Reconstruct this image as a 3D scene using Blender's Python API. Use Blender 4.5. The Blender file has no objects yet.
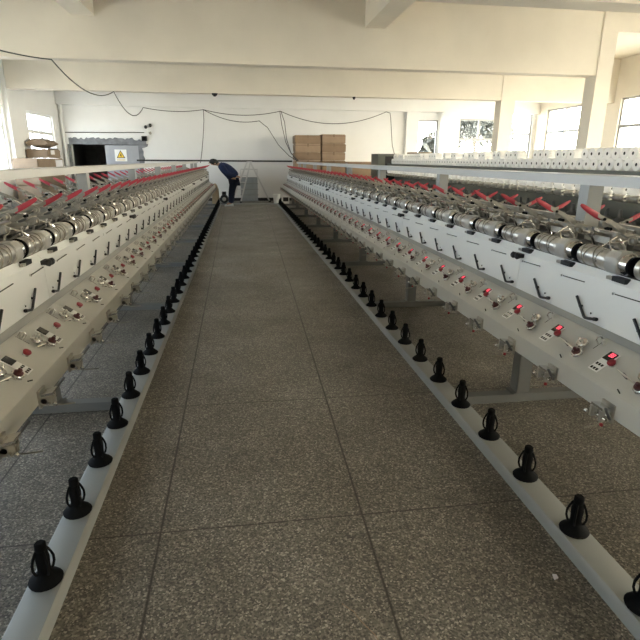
import bpy, bmesh, math, random
from mathutils import Vector, Matrix
random.seed(7)
SC = bpy.context.scene
COL = SC.collection
PI = math.pi
PITCH = 0.38528

# ------------------------------------------------------------------ materials
def mat(name, color, rough=0.5, metal=0.0, noise=0.0, scale=8.0, color2=None, bump=0.0, spec=None, rnoise=0.0, stretch=None):
    m = bpy.data.materials.new(name); m.use_nodes = True
    nt = m.node_tree; b = nt.nodes['Principled BSDF']
    b.inputs['Base Color'].default_value = (*color, 1)
    b.inputs['Roughness'].default_value = rough
    b.inputs['Metallic'].default_value = metal
    if spec is not None: b.inputs['Specular IOR Level'].default_value = spec
    if noise or bump or rnoise:
        tc = nt.nodes.new('ShaderNodeTexCoord')
        n = nt.nodes.new('ShaderNodeTexNoise'); n.inputs['Scale'].default_value = scale; n.inputs['Detail'].default_value = 5
        if stretch:
            mp = nt.nodes.new('ShaderNodeMapping'); mp.inputs['Scale'].default_value = stretch
            nt.links.new(tc.outputs['Object'], mp.inputs['Vector']); nt.links.new(mp.outputs['Vector'], n.inputs['Vector'])
        else:
            nt.links.new(tc.outputs['Object'], n.inputs['Vector'])
        if noise:
            r = nt.nodes.new('ShaderNodeValToRGB')
            c2 = color2 or tuple(c * (1 - noise) for c in color)
            r.color_ramp.elements[0].position = 0.35; r.color_ramp.elements[1].position = 0.68
            r.color_ramp.elements[0].color = (*c2, 1); r.color_ramp.elements[1].color = (*color, 1)
            nt.links.new(n.outputs['Fac'], r.inputs['Fac']); nt.links.new(r.outputs['Color'], b.inputs['Base Color'])
        if rnoise:
            mr = nt.nodes.new('ShaderNodeMapRange'); mr.inputs['To Min'].default_value = max(0.02, rough - rnoise); mr.inputs['To Max'].default_value = min(1, rough + rnoise)
            nt.links.new(n.outputs['Fac'], mr.inputs['Value']); nt.links.new(mr.outputs['Result'], b.inputs['Roughness'])
        if bump:
            bp = nt.nodes.new('ShaderNodeBump'); bp.inputs['Strength'].default_value = bump; bp.inputs['Distance'].default_value = 0.01
            nt.links.new(n.outputs['Fac'], bp.inputs['Height']); nt.links.new(bp.outputs['Normal'], b.inputs['Normal'])
    return m

def emis(name, color, strength):
    m = bpy.data.materials.new(name); m.use_nodes = True
    b = m.node_tree.nodes['Principled BSDF']
    b.inputs['Base Color'].default_value = (*color, 1)
    b.inputs['Emission Color'].default_value = (*color, 1); b.inputs['Emission Strength'].default_value = strength
    return m

M = {}
M['plaster'] = mat('cream_plaster', (0.72, 0.67, 0.58), 0.85, noise=0.07, scale=1.3, bump=0.05)
M['wallwhite'] = mat('white_wall_paint', (0.80, 0.80, 0.79), 0.85, noise=0.05, scale=1.1)
M['cement'] = mat('bare_cement', (0.23, 0.24, 0.26), 0.9, noise=0.35, scale=6, bump=0.4)
M['paint'] = mat('machine_paint', (0.53, 0.525, 0.485), 0.38, noise=0.05, scale=3, rnoise=0.06)
M['panelpaint'] = mat('panel_paint', (0.77, 0.775, 0.755), 0.30, noise=0.04, scale=2, rnoise=0.06)
M['greypaint'] = mat('grey_rail_paint', (0.26, 0.264, 0.248), 0.42, noise=0.08, scale=4, rnoise=0.08)
M['framegrey'] = mat('frame_grey_paint', (0.30, 0.305, 0.29), 0.4, noise=0.07, scale=4)
M['beampaint'] = mat('beam_paint', (0.46, 0.455, 0.435), 0.35, noise=0.05, scale=3)
M['maroon'] = mat('maroon_cap', (0.09, 0.02, 0.02), 0.35, noise=0.1, scale=20)
M['footshade'] = mat('foot_shaded_grey', (0.15, 0.154, 0.147), 0.5, noise=0.1, scale=4)  # darker than the frame grey, painting in the shade under the machines
M['darksteel'] = mat('dark_machine_core', (0.13, 0.13, 0.125), 0.5, noise=0.3, scale=9)
M['alu'] = mat('cast_aluminium', (0.46, 0.44, 0.39), 0.42, metal=0.6, noise=0.22, scale=30, rnoise=0.1)
M['arm'] = mat('cradle_arm_metal', (0.30, 0.28, 0.235), 0.5, metal=0.2, noise=0.2, scale=25)
M['chrome'] = mat('polished_steel', (0.74, 0.73, 0.71), 0.16, metal=1.0, rnoise=0.06, scale=20, noise=0.05)
M['drum'] = mat('drum_steel', (0.62, 0.60, 0.565), 0.30, metal=0.85, noise=0.15, scale=40, rnoise=0.08)
M['housing'] = mat('drum_housing_cast', (0.60, 0.585, 0.55), 0.4, metal=0.6, noise=0.06, scale=20)
M['black'] = mat('black_plastic', (0.012, 0.012, 0.012), 0.45, noise=0.2, scale=20)
M['rubber'] = mat('black_rubber', (0.0045, 0.0045, 0.0045), 0.8, noise=0.2, scale=20, spec=0.12)
M['red'] = mat('red_grip_plastic', (0.43, 0.038, 0.058), 0.45, noise=0.1, scale=20)
M['redknob'] = mat('red_knob_plastic', (0.30, 0.018, 0.028), 0.35, noise=0.1, scale=30)
M['label'] = mat('white_keypad_film', (0.82, 0.82, 0.79), 0.4, noise=0.02, scale=30)
M['lcd'] = mat('dark_display_window', (0.03, 0.03, 0.022), 0.12, noise=0.1, scale=50)
M['led'] = emis('red_display_digits', (1.0, 0.09, 0.14), 0.7)
M['yarn'] = mat('white_yarn', (0.92, 0.915, 0.90), 0.9, noise=0.03, scale=60, bump=0.2)
def _yarn(m):
    nt = m.node_tree; b = nt.nodes['Principled BSDF']; out = nt.nodes['Material Output']
    tr = nt.nodes.new('ShaderNodeBsdfTranslucent'); tr.inputs['Color'].default_value = (0.97, 0.96, 0.94, 1)
    mx = nt.nodes.new('ShaderNodeMixShader'); mx.inputs['Fac'].default_value = 0.42
    nt.links.new(b.outputs[0], mx.inputs[1]); nt.links.new(tr.outputs[0], mx.inputs[2]); nt.links.new(mx.outputs[0], out.inputs['Surface'])
_yarn(M['yarn'])
M['tube'] = mat('bore_shade', (0.05, 0.05, 0.05), 0.7, noise=0.2, scale=20)  # near-black plug that stands in for shade inside the bobbin bore
M['card'] = mat('cardboard', (0.27, 0.185, 0.118), 0.8, noise=0.10, scale=5)
M['cardpale'] = mat('pale_cardboard', (0.34, 0.24, 0.16), 0.8, noise=0.10, scale=5)
M['carddull'] = mat('dull_cardboard', (0.30, 0.225, 0.16), 0.85, noise=0.15, scale=5)
M['tape'] = mat('brown_packing_tape', (0.20, 0.13, 0.08), 0.35, noise=0.05, scale=10)
M['tapecream'] = mat('clear_packing_tape', (0.55, 0.40, 0.25), 0.3, noise=0.05, scale=10)
M['paper'] = mat('white_paper', (0.8, 0.79, 0.82), 0.8, noise=0.03, scale=10)
M['cable'] = mat('black_cable', (0.035, 0.033, 0.03), 0.6, noise=0.2, scale=10)
M['winlit'] = mat('window_frame_lit', (0.72, 0.72, 0.71), 0.45, noise=0.04, scale=6)  # left frames: paler copy, window light falling on them put into the colour
M['winbacklit'] = mat('window_frame_backlit', (0.34, 0.34, 0.335), 0.45, noise=0.04, scale=6)  # right and back frames: darker copy, backlit shade put into the colour
M['aluframe'] = mat('ladder_aluminium', (0.66, 0.66, 0.66), 0.32, metal=0.8, noise=0.1, scale=20)
M['greyboard'] = mat('grey_board', (0.36, 0.39, 0.41), 0.5, noise=0.12, scale=6)
M['doorgrey'] = mat('grey_door_paint', (0.36, 0.37, 0.40), 0.5, noise=0.08, scale=5)
M['yellow'] = mat('warning_yellow', (0.78, 0.52, 0.03), 0.5, noise=0.05, scale=10)
M['navy'] = mat('navy_cloth', (0.016, 0.030, 0.095), 0.9, noise=0.3, scale=18, bump=0.4)
M['navydark'] = mat('dark_navy_cloth', (0.011, 0.017, 0.046), 0.9, noise=0.3, scale=18, bump=0.3)
M['skin'] = mat('skin', (0.50, 0.30, 0.20), 0.5, noise=0.08, scale=20)
M['hair'] = mat('black_hair', (0.010, 0.009, 0.008), 0.5, noise=0.3, scale=60, bump=0.5)
M['shoe'] = mat('white_shoe', (0.72, 0.71, 0.70), 0.6, noise=0.1, scale=20)
M['cabgreen'] = mat('cabinet_grey_green', (0.12, 0.125, 0.105), 0.5, noise=0.15, scale=5)
M['leaf'] = mat('tree_leaf', (0.025, 0.028, 0.022), 0.7, noise=0.35, scale=4)
M['leafpale'] = mat('pale_tree_leaf', (0.075, 0.08, 0.07), 0.7, noise=0.3, scale=4)
M['bark'] = mat('tree_bark', (0.16, 0.13, 0.10), 0.9, noise=0.3, scale=10)
M['yard'] = mat('pale_bounce_yard', (0.62, 0.60, 0.56), 0.9, noise=0.1, scale=0.5)  # unseen yard, set pale to bounce light up to the ceiling
M['yellowpart'] = mat('tan_part', (0.55, 0.42, 0.26), 0.6, noise=0.2, scale=12)
M['bluegrey'] = mat('dark_blue_bag', (0.03, 0.04, 0.09), 0.8, noise=0.2, scale=10)

def glass_mat():
    m = bpy.data.materials.new('window_glass'); m.use_nodes = True
    nt = m.node_tree; nt.nodes.clear()
    out = nt.nodes.new('ShaderNodeOutputMaterial'); mix = nt.nodes.new('ShaderNodeMixShader')
    tr = nt.nodes.new('ShaderNodeBsdfTransparent'); gl = nt.nodes.new('ShaderNodeBsdfGlossy')
    tr.inputs['Color'].default_value = (0.94, 0.96, 0.95, 1); gl.inputs['Roughness'].default_value = 0.03
    fr = nt.nodes.new('ShaderNodeLayerWeight'); fr.inputs['Blend'].default_value = 0.12
    pw = nt.nodes.new('ShaderNodeMath'); pw.operation = 'MULTIPLY'; pw.inputs[1].default_value = 0.35; nt.links.new(fr.outputs['Facing'], pw.inputs[0])
    nt.links.new(pw.outputs[0], mix.inputs['Fac']); nt.links.new(tr.outputs[0], mix.inputs[1]); nt.links.new(gl.outputs[0], mix.inputs[2])
    nt.links.new(mix.outputs[0], out.inputs['Surface'])
    return m
M['glass'] = glass_mat()

def floor_mat():
    m = bpy.data.materials.new('terrazzo_floor'); m.use_nodes = True
    nt = m.node_tree; N = nt.nodes; L = nt.links; b = N['Principled BSDF']
    geo = N.new('ShaderNodeNewGeometry')
    sep = N.new('ShaderNodeSeparateXYZ'); L.new(geo.outputs['Position'], sep.inputs[0])
    vor = N.new('ShaderNodeTexVoronoi'); vor.inputs['Scale'].default_value = 150; L.new(geo.outputs['Position'], vor.inputs['Vector'])
    rs = N.new('ShaderNodeValToRGB'); cr = rs.color_ramp
    sx = N.new('ShaderNodeSeparateColor'); L.new(vor.outputs['Color'], sx.inputs[0]); L.new(sx.outputs[0], rs.inputs['Fac'])
    cr.elements[0].position = 0.0; cr.elements[0].color = (0.070, 0.066, 0.058, 1)
    cr.elements[1].position = 1.0; cr.elements[1].color = (0.46, 0.43, 0.38, 1)
    for p, c in ((0.35, (0.132, 0.122, 0.106)), (0.7, (0.198, 0.183, 0.159)), (0.9, (0.30, 0.277, 0.24))):
        e = cr.elements.new(p); e.color = (*c, 1)
    # broad worn / dusty patches
    n1 = N.new('ShaderNodeTexNoise'); n1.inputs['Scale'].default_value = 0.9; n1.inputs['Detail'].default_value = 8; n1.inputs['Roughness'].default_value = 0.65
    L.new(geo.outputs['Position'], n1.inputs['Vector'])
    r1 = N.new('ShaderNodeValToRGB'); L.new(n1.outputs['Fac'], r1.inputs['Fac'])
    r1.color_ramp.elements[0].position = 0.33; r1.color_ramp.elements[0].color = (0.66, 0.62, 0.56, 1)
    r1.color_ramp.elements[1].position = 0.60; r1.color_ramp.elements[1].color = (1.08, 1.06, 1.02, 1)
    e3 = r1.color_ramp.elements.new(0.72); e3.color = (1.5, 1.46, 1.38, 1)
    mul = N.new('ShaderNodeMix'); mul.data_type = 'RGBA'; mul.blend_type = 'MULTIPLY'; mul.inputs['Factor'].default_value = 1
    L.new(rs.outputs['Color'], mul.inputs['A']); L.new(r1.outputs['Color'], mul.inputs['B'])
    # joints
    def line(axis_out, pos, w, skew=None):
        a = axis_out
        s = N.new('ShaderNodeMath'); s.operation = 'SUBTRACT'; L.new(a, s.inputs[0]); s.inputs[1].default_value = pos
        o = s
        if skew:
            k = N.new('ShaderNodeMath'); k.operation = 'MULTIPLY_ADD'; L.new(sep.outputs['Y'], k.inputs[0]); k.inputs[1].default_value = -skew; L.new(s.outputs[0], k.inputs[2]); o = k
        ab = N.new('ShaderNodeMath'); ab.operation = 'ABSOLUTE'; L.new(o.outputs[0], ab.inputs[0])
        mr = N.new('ShaderNodeMapRange'); mr.inputs['From Min'].default_value = w * 0.4; mr.inputs['From Max'].default_value = w * 1.6
        mr.inputs['To Min'].default_value = 1; mr.inputs['To Max'].default_value = 0
        L.new(ab.outputs[0], mr.inputs['Value']); return mr.outputs['Result']
    lines = [line(sep.outputs['X'], x, 0.0048, k) for x, k in ((-0.365, -0.010), (0.44, 0.021), (-1.2, 0), (1.32, 0), (2.2, 0), (3.1, 0), (-2.1, 0))]
    lines += [line(sep.outputs['Y'], y, 0.0035) for y in (1.91, 3.1, 4.9, 6.3, 7.66, 9.1, 10.5, 12.0, 13.5, 15.0, 16.5)]
    cur = lines[0]
    for l in lines[1:]:
        mx = N.new('ShaderNodeMath'); mx.operation = 'MAXIMUM'; L.new(cur, mx.inputs[0]); L.new(l, mx.inputs[1]); cur = mx.outputs[0]
    mul0 = N.new('ShaderNodeMath'); mul0.operation = 'MULTIPLY'; mul0.inputs[1].default_value = 0.92; L.new(cur, mul0.inputs[0])
    jm = N.new('ShaderNodeMix'); jm.data_type = 'RGBA'; L.new(mul0.outputs[0], jm.inputs['Factor']); L.new(mul.outputs['Result'], jm.inputs['A'])
    jm.inputs['B'].default_value = (0.035, 0.028, 0.022, 1)
    L.new(jm.outputs['Result'], b.inputs['Base Color'])
    n2 = N.new('ShaderNodeTexNoise'); n2.inputs['Scale'].default_value = 2.4; n2.inputs['Detail'].default_value = 6; L.new(geo.outputs['Position'], n2.inputs['Vector'])
    mr = N.new('ShaderNodeMapRange'); mr.inputs['To Min'].default_value = 0.34; mr.inputs['To Max'].default_value = 0.62; L.new(n2.outputs['Fac'], mr.inputs['Value'])
    L.new(mr.outputs['Result'], b.inputs['Roughness'])
    b.inputs['Specular IOR Level'].default_value = 0.4
    bp = N.new('ShaderNodeBump'); bp.inputs['Strength'].default_value = 0.12; bp.inputs['Distance'].default_value = 0.004
    L.new(vor.outputs['Distance'], bp.inputs['Height']); L.new(bp.outputs['Normal'], b.inputs['Normal'])
    return m
M['floor'] = floor_mat()

# ------------------------------------------------------------------ mesh builder
class MB:
    def __init__(s): s.v = []; s.f = []; s.m = []; s.mats = []
    def mi(s, name):
        if name not in s.mats: s.mats.append(name)
        return s.mats.index(name)
    def add(s, vs, fs, mt):
        o = len(s.v); s.v += [tuple(p) for p in vs]; k = s.mi(mt)
        for f in fs: s.f.append([i + o for i in f]); s.m.append(k)
    def box(s, x0, x1, y0, y1, z0, z1, mt):
        vs = [(x, y, z) for x in (x0, x1) for y in (y0, y1) for z in (z0, z1)]
        s.add(vs, [(0, 1, 3, 2), (4, 6, 7, 5), (0, 4, 5, 1), (2, 3, 7, 6), (0, 2, 6, 4), (1, 5, 7, 3)], mt)
    def obox(s, c, ax, ay, az, hx, hy, hz, mt):      # oriented box: centre, three axes, half sizes
        c = Vector(c); ax, ay, az = (Vector(a).normalized() for a in (ax, ay, az))
        vs = [c + ax * hx * i + ay * hy * j + az * hz * k for i in (-1, 1) for j in (-1, 1) for k in (-1, 1)]
        s.add(vs, [(0, 1, 3, 2), (4, 6, 7, 5), (0, 4, 5, 1), (2, 3, 7, 6), (0, 2, 6, 4), (1, 5, 7, 3)], mt)
    def bar(s, p, q, w, t, mt, up=(0, 0, 1)):         # rectangular bar p->q, width w (side), thickness t (up)
        p, q = Vector(p), Vector(q); d = (q - p); n = d.normalized(); up = Vector(up)
        if abs(n.dot(up)) > 0.98: up = Vector((0, 1, 0))
        side = n.cross(up).normalized(); u = side.cross(n)
        s.obox((p + q) / 2, n, side, u, d.length / 2, w / 2, t / 2, mt)
    def rings(s, rings, mt, cap=True):
        n = len(rings[0]); vs = [p for r in rings for p in r]; fs = []
        for i in range(len(rings) - 1):
            for j in range(n):
                a = i * n + j; b = i * n + (j + 1) % n
                fs.append((a, b, b + n, a + n))
        if cap: fs.append(tuple(range(n - 1, -1, -1))); fs.append(tuple(range((len(rings) - 1) * n, len(rings) * n)))
        s.add(vs, fs, mt)
    def cyl(s, p, q, r, mt, n=14, r2=None):
        s.lathe(p, q, [(0, r), (1, r if r2 is None else r2)], mt, n)
    def lathe(s, p, q, prof, mt, n=16):               # prof: (t along p->q, radius)
        p, q = Vector(p), Vector(q); d = (q - p).normalized()
        a = Vector((1, 0, 0)) if abs(d.x) < 0.9 else Vector((0, 0, 1))
        e1 = d.cross(a).normalized(); e2 = d.cross(e1)
        rs = []
        for t, r in prof:
            c = p + (q - p) * t; r = max(r, 1e-4)
            rs.append([c + e1 * r * math.cos(2 * PI * k / n) + e2 * r * math.sin(2 * PI * k / n) for k in range(n)])
        s.rings(rs, mt)
    def tube(s, pts, r, mt, n=6, closed=False):
        pts = [Vector(p) for p in pts]; rs = []; e1 = None
        m = len(pts)
        for i, p in enumerate(pts):
            if closed: d = (pts[(i + 1) % m] - pts[i - 1]).normalized()
            else: d = (pts[min(i + 1, m - 1)] - pts[max(i - 1, 0)]).normalized()
            if e1 is None:
                a = Vector((0, 0, 1)) if abs(d.z) < 0.9 else Vector((1, 0, 0)); e1 = d.cross(a).normalized()
            else: e1 = (e1 - d * e1.dot(d)).normalized()
            e2 = d.cross(e1)
            rs.append([p + e1 * r * math.cos(2 * PI * k / n) + e2 * r * math.sin(2 * PI * k / n) for k in range(n)])
        if closed: rs.append(rs[0]); s.rings(rs, mt, cap=False)
        else: s.rings(rs, mt)
    def prism(s, poly, a0, a1, mt, axis='y'):         # polygon extruded along an axis
        def P(p, a): return (p[0], a, p[1]) if axis == 'y' else ((a, p[0], p[1]) if axis == 'x' else (p[0], p[1], a))
        n = len(poly); vs = [P(p, a0) for p in poly] + [P(p, a1) for p in poly]
        fs = [(i, (i + 1) % n, n + (i + 1) % n, n + i) for i in range(n)] + [tuple(range(n - 1, -1, -1)), tuple(range(n, 2 * n))]
        s.add(vs, fs, mt)
    def map(s, fn): s.v = [fn(*p) for p in s.v]; return s
    def mesh(s, name, bevel=0.0, smooth=35):
        me = bpy.data.meshes.new(name); me.from_pydata(s.v, [], s.f)
        for i in s.mats: me.materials.append(M[i])
        me.polygons.foreach_set('material_index', s.m)
        bm = bmesh.new(); bm.from_mesh(me); bmesh.ops.recalc_face_normals(bm, faces=bm.faces)
        if bevel:
            es = [e for e in bm.edges if len(e.link_faces) == 2 and e.calc_face_angle(0) > 0.6]
            bmesh.ops.bevel(bm, geom=es, offset=bevel, segments=2, affect='EDGES', clamp_overlap=True)
        bm.to_mesh(me); bm.free()
        if smooth:
            me.shade_smooth(); me.set_sharp_from_angle(angle=math.radians(smooth))
        me.update(); return me

def obj(name, me, parent=None, loc=(0, 0, 0)):
    if isinstance(me, MB): me = me.mesh(name)
    o = bpy.data.objects.new(name, me); COL.objects.link(o); o.location = loc
    if parent is not None: o.parent = parent
    return o
def tag(o, label, cat, group=None):
    o['label'] = label; o['category'] = cat
    if group: o['group'] = group
    return o
def thing(name, label, cat, loc=(0, 0, 0), group=None):
    o = bpy.data.objects.new(name, None); COL.objects.link(o); o.location = loc; o.empty_display_size = 0.1
    return tag(o, label, cat, group)
def struct(name, me, parent=None, loc=(0, 0, 0)):
    o = obj(name, me, parent, loc)
    if parent is None: o['kind'] = 'structure'
    return o
def copy_part(src, parent, loc):                     # a part with its sub-parts
    c = src.copy(); COL.objects.link(c); c.parent = parent; c.location = loc
    for ch in src.children:
        d = ch.copy(); COL.objects.link(d); d.parent = c
    return c

# ------------------------------------------------------------------ camera
cam = bpy.data.cameras.new('camera'); co = bpy.data.objects.new('camera', cam); COL.objects.link(co)
yaw, pit, rol = 0.14826570, 0.29745749, 0.00685860
fw = Vector((math.sin(yaw) * math.cos(pit), math.cos(yaw) * math.cos(pit), -math.sin(pit)))
rt = Vector((math.cos(yaw), -math.sin(yaw), 0)); up = rt.cross(fw)
r2 = rt * math.cos(rol) + up * math.sin(rol); u2 = up * math.cos(rol) - rt * math.sin(rol)
mw = Matrix.Identity(4)
for i in range(3): mw[i][0] = r2[i]; mw[i][1] = u2[i]; mw[i][2] = -fw[i]
mw.translation = (0, 0, 1.5); co.matrix_world = mw
cam.sensor_width = 36; cam.sensor_fit = 'HORIZONTAL'; cam.lens = 522.337 / 640 * 36; cam.clip_start = 0.05; cam.clip_end = 300
SC.camera = co

# ------------------------------------------------------------------ the room
XL, XR, YB, YF, ZC = -6.13, 11.6, 20.45, -5.2, 4.5
m = MB(); m.box(XL - 0.3, XR + 0.3, YF - 0.3, YB + 0.3, -0.2, 0, 'floor'); struct('floor', m.mesh('floor', smooth=0))
m = MB(); m.box(XL - 0.3, XR + 0.3, YF - 0.3, YB + 0.3, ZC, ZC + 0.2, 'plaster'); struct('ceiling', m.mesh('ceiling', smooth=0))

def wall(name, axis, pos, thick, a0, a1, z0, z1, holes, mt, mt_low=None):
    """wall in the plane axis=pos, running a0..a1, with rectangular holes (b0, b1, zb, zt)"""
    As = sorted({a0, a1, *[h[0] for h in holes], *[h[1] for h in holes]})
    Zs = sorted({z0, z1, *[h[2] for h in holes], *[h[3] for h in holes]})
    m = MB()
    for i in range(len(As) - 1):
        for k in range(len(Zs) - 1):
            ca, cz = (As[i] + As[i + 1]) / 2, (Zs[k] + Zs[k + 1]) / 2
            if any(h[0] < ca < h[1] and h[2] < cz < h[3] for h in holes): continue
            if axis == 'x': m.box(min(pos, pos + thick), max(pos, pos + thick), As[i], As[i + 1], Zs[k], Zs[k + 1], mt)
            else: m.box(As[i], As[i + 1], min(pos, pos + thick), max(pos, pos + thick), Zs[k], Zs[k + 1], mt)
    return struct(name, m.mesh(name, smooth=0))

left_win = [(17.22, 19.75, 0.95, 2.83), (12.0, 15.85, 0.95, 2.83), (7.3, 10.9, 0.95, 2.83), (2.2, 6.1, 0.95, 2.83), (-3.5, 1.0, 0.95, 2.83)]
right_win = [(16.4, 19.75, 0.7, 3.37), (11.6, 15.7, 0.7, 3.37), (6.8, 10.8, 0.7, 3.37), (1.8, 6.0, 0.7, 3.37), (-4.0, 1.0, 0.7, 3.37)]
back_win = [(6.78, 7.6, 0.95, 2.98), (8.45, 9.95, 0.95, 3.05), (10.45, 11.45, 0.9, 3.33)]
wall('wall_left', 'x', XL, -0.25, YF, YB, 0, ZC, left_win, 'wallwhite')
wall('wall_right', 'x', XR, 0.25, YF, YB, 0, ZC, right_win, 'plaster')
wall('wall_back', 'y', YB, 0.25, XL - 0.25, XR + 0.25, 0, ZC, back_win + [(-5.86, -3.55, 0, 2.0)], 'wallwhite')
wall('wall_front', 'y', YF, -0.25, XL - 0.25, XR + 0.25, 0, ZC, [], 'plaster')

wn = [0]
def window(axis, pos, a0, a1, z0, z1, tz, mull, sgn, fm='winbacklit'):
    """framed window in a wall hole: outer frame, transom at tz, mullions, one glass sheet; sgn = inward direction"""
    wn[0] += 1
    m = MB(); t = 0.035; d0, d1 = pos - sgn * 0.13, pos - sgn * 0.06
    lo, hi = min(d0, d1), max(d0, d1)
    def bx(A0, A1, Z0, Z1, e=0):
        if axis == 'x': m.box(lo - e, hi + e, A0, A1, Z0, Z1, fm)
        else: m.box(A0, A1, lo - e, hi + e, Z0, Z1, fm)
    f = 0.06
    bx(a0, a0 + f, z0, z1); bx(a1 - f, a1, z0, z1); bx(a0 + f, a1 - f, z0, z0 + f); bx(a0 + f, a1 - f, z1 - f, z1)
    bx(a0 + f, a1 - f, tz - 0.045, tz + 0.045, 0.01)
    for q in mull: bx(q - t, q + t, z0 + f, z1 - f, 0.005)
    fr = struct('window_%d' % wn[0], m.mesh('window_frame', smooth=0))
    g = MB(); mid = (lo + hi) / 2
    if axis == 'x': g.box(mid - 0.003, mid + 0.003, a0 + f * .5, a1 - f * .5, z0 + f * .5, z1 - f * .5, 'glass')
    else: g.box(a0 + f * .5, a1 - f * .5, mid - 0.003, mid + 0.003, z0 + f * .5, z1 - f * .5, 'glass')
    obj('window_pane', g.mesh('window_pane', smooth=0), fr)
for (a, b, z0, z1) in left_win: window('x', XL, a, b, z0, z1, 2.27, [a + (b - a) * .29, a + (b - a) * .62] if b - a < 3 else [a + (b - a) * k / 4 for k in (1, 2, 3)], 1, 'winlit')
for (a, b, z0, z1) in right_win: window('x', XR, a, b, z0, z1, 2.55, [a + (b - a) * k / 3 for k in (1, 2)], -1)
window('y', YB, *back_win[0], 1.5, [], -1)
window('y', YB, *back_win[1], 2.3, [9.28], -1)
window('y', YB, *back_win[2], 2.53, [], -1)

# girders across the hall, and the two beams along it
tn = [0]
def trim(m, smooth=0, bevel=0):
    tn[0] += 1; return struct('trim_%d' % tn[0], m.mesh('beam', smooth=smooth, bevel=bevel))
def girder(y0, y1, zb, x0=XL, x1=XR, zt=ZC, mt='plaster'):
    m = MB(); m.box(x0, x1, y0, y1, zb, zt, mt); return trim(m)
girder(6.42, 6.78, 3.3, x1=7.9)
girder(11.14, 11.44, 3.25, x1=7.9); girder(11.16, 11.42, 4.1, x0=7.9)
girder(16.0, 16.3, 3.25)
girder(20.25, 20.45, 3.25, mt='wallwhite')
girder(1.7, 2.0, 3.25); girder(-3.0, -2.7, 3.25)
for x0 in (2.51, -2.905):
    m = MB()
    ys = [YF, -3.0, -2.7, 1.7, 2.0, 6.42, 6.78, 11.14, 11.44, 16.0, 16.3, 20.25]
    for i in range(0, len(ys), 2): m.box(x0, x0 + 0.4, ys[i], ys[i + 1], 3.97, ZC, 'plaster')
    trim(m)
# columns
def column(x0, x1, y0, y1, mt='plaster', z1=ZC):
    m = MB(); m.box(x0, x1, y0, y1, 0, z1, mt); trim(m)
column(7.55, 7.9, 11.12, 11.5); column(7.86, 8.3, 15.98, 16.36); column(7.66, 8.12, 20.1, 20.45, 'wallwhite', 3.25)
column(7.55, 7.9, 6.4, 6.8); column(6.3, 6.78, 20.33, 20.45, 'wallwhite', 3.25)
column(XL, XL + 0.12, 15.95, 17.15, 'wallwhite'); column(XL, XL + 0.12, 10.98, 11.8, 'wallwhite'); column(XL, XL + 0.12, 6.2, 7.1, 'wallwhite')
m = MB(); m.cyl((-6.02, 20.36, 0), (-6.02, 20.36, 3.25), 0.055, 'wallwhite', 12); trim(m, 40)
# black baseboard, the black duct stripe and a lighter trench strip along the end of the hall
m = MB(); m.box(-3.5, 6.2, 20.43, 20.45, 0.0, 0.11, 'black')
o = struct('baseboard_back', m.mesh('baseboard_back', smooth=0))
m = MB(); m.box(-3.66, 1.95, 20.40, 20.45, 1.415, 1.47, 'black'); trim(m)
m = MB(); m.box(-0.74, 1.35, 18.62, 18.95, 0.0, 0.02, 'framegrey'); trim(m)

# broken-out doorway with dark room behind, cement edge, grey door leaf, warning sign
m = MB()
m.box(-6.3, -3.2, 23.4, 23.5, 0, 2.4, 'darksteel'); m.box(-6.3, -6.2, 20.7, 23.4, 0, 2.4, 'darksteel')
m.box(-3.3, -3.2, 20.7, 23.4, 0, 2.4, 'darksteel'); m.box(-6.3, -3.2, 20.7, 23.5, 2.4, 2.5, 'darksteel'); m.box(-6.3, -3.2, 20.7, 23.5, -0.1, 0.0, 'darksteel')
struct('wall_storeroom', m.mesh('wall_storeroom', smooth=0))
rnd = random.Random(3)
m = MB(); top = []; N = 44
for i in range(N + 1):
    x = -5.9 + (2.62) * i / N
    z = 2.18 + 0.018 * math.sin(i * 0.55) + 0.014 * math.sin(i * 1.9 + 1) + rnd.uniform(-0.022, 0.022) - (0.05 if i > 36 else 0)
    top.append((x, z))
right = [(-3.24, 2.10), (-3.22, 2.0), (-3.25, 1.92), (-3.36, 1.88), (-3.45, 1.86), (-3.40, 1.74), (-3.42, 1.62), (-3.37, 1.5), (-3.40, 1.36), (-3.46, 1.25), (-3.42, 1.0), (-3.44, 0.6), (-3.40, 0.0)]
poly = top + right + [(-3.56, 0.0), (-3.56, 1.98), (-5.9, 1.98)]
# lintel strip + jamb strip as two convex-ish fills
for i in range(N):
    a, b = top[i], top[i + 1]; m.prism([(a[0], 1.97), (b[0], 1.97), b, a], 20.425, 20.47, 'cement')
for i in range(1, len(right) - 1):
    a, b = right[i], right[i + 1]; m.prism([(-3.57, b[1]), b, a, (-3.57, a[1])], 20.425, 20.47, 'cement')
m.box(-5.95, -5.86, 20.42, 20.47, 0, 1.97, 'darksteel')
trim(m, 20)
m = MB(); m.box(-4.72, -3.57, 20.46, 20.51, 0.0, 1.95, 'doorgrey')
dr = struct('door_1', m.mesh('door_leaf', smooth=0))
sg = thing('warning_sign', 'white sign with yellow electrical warning triangle on the grey door', 'sign', (-4.2, 20.455, 1.62))
m = MB(); m.box(-0.30, 0.30, -0.008, 0, -0.30, 0.26, 'label'); obj('sign_plate', m.mesh('sign_plate', smooth=0), sg)
def tri(r, z, d0, d1, mt):
    mm = MB(); mm.prism([(r * math.sin(a), z + r * math.cos(a)) for a in (0, 2 * PI / 3, 4 * PI / 3)], d0, d1, mt, 'y'); return mm
obj('triangle_border', tri(0.25, -0.02, -0.012, -0.008, 'black').mesh('triangle_border', smooth=0), sg)
obj('triangle', tri(0.195, -0.02, -0.015, -0.012, 'yellow').mesh('triangle', smooth=0), sg)
m = MB()
for q in ([(0.02, 0.085), (-0.045, -0.03), (0.0, -0.03), (0.03, 0.03)], [(-0.01, -0.02), (0.05, -0.005), (0.0, -0.105)]): m.prism(q, -0.018, -0.015, 'black', 'y')
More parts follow.
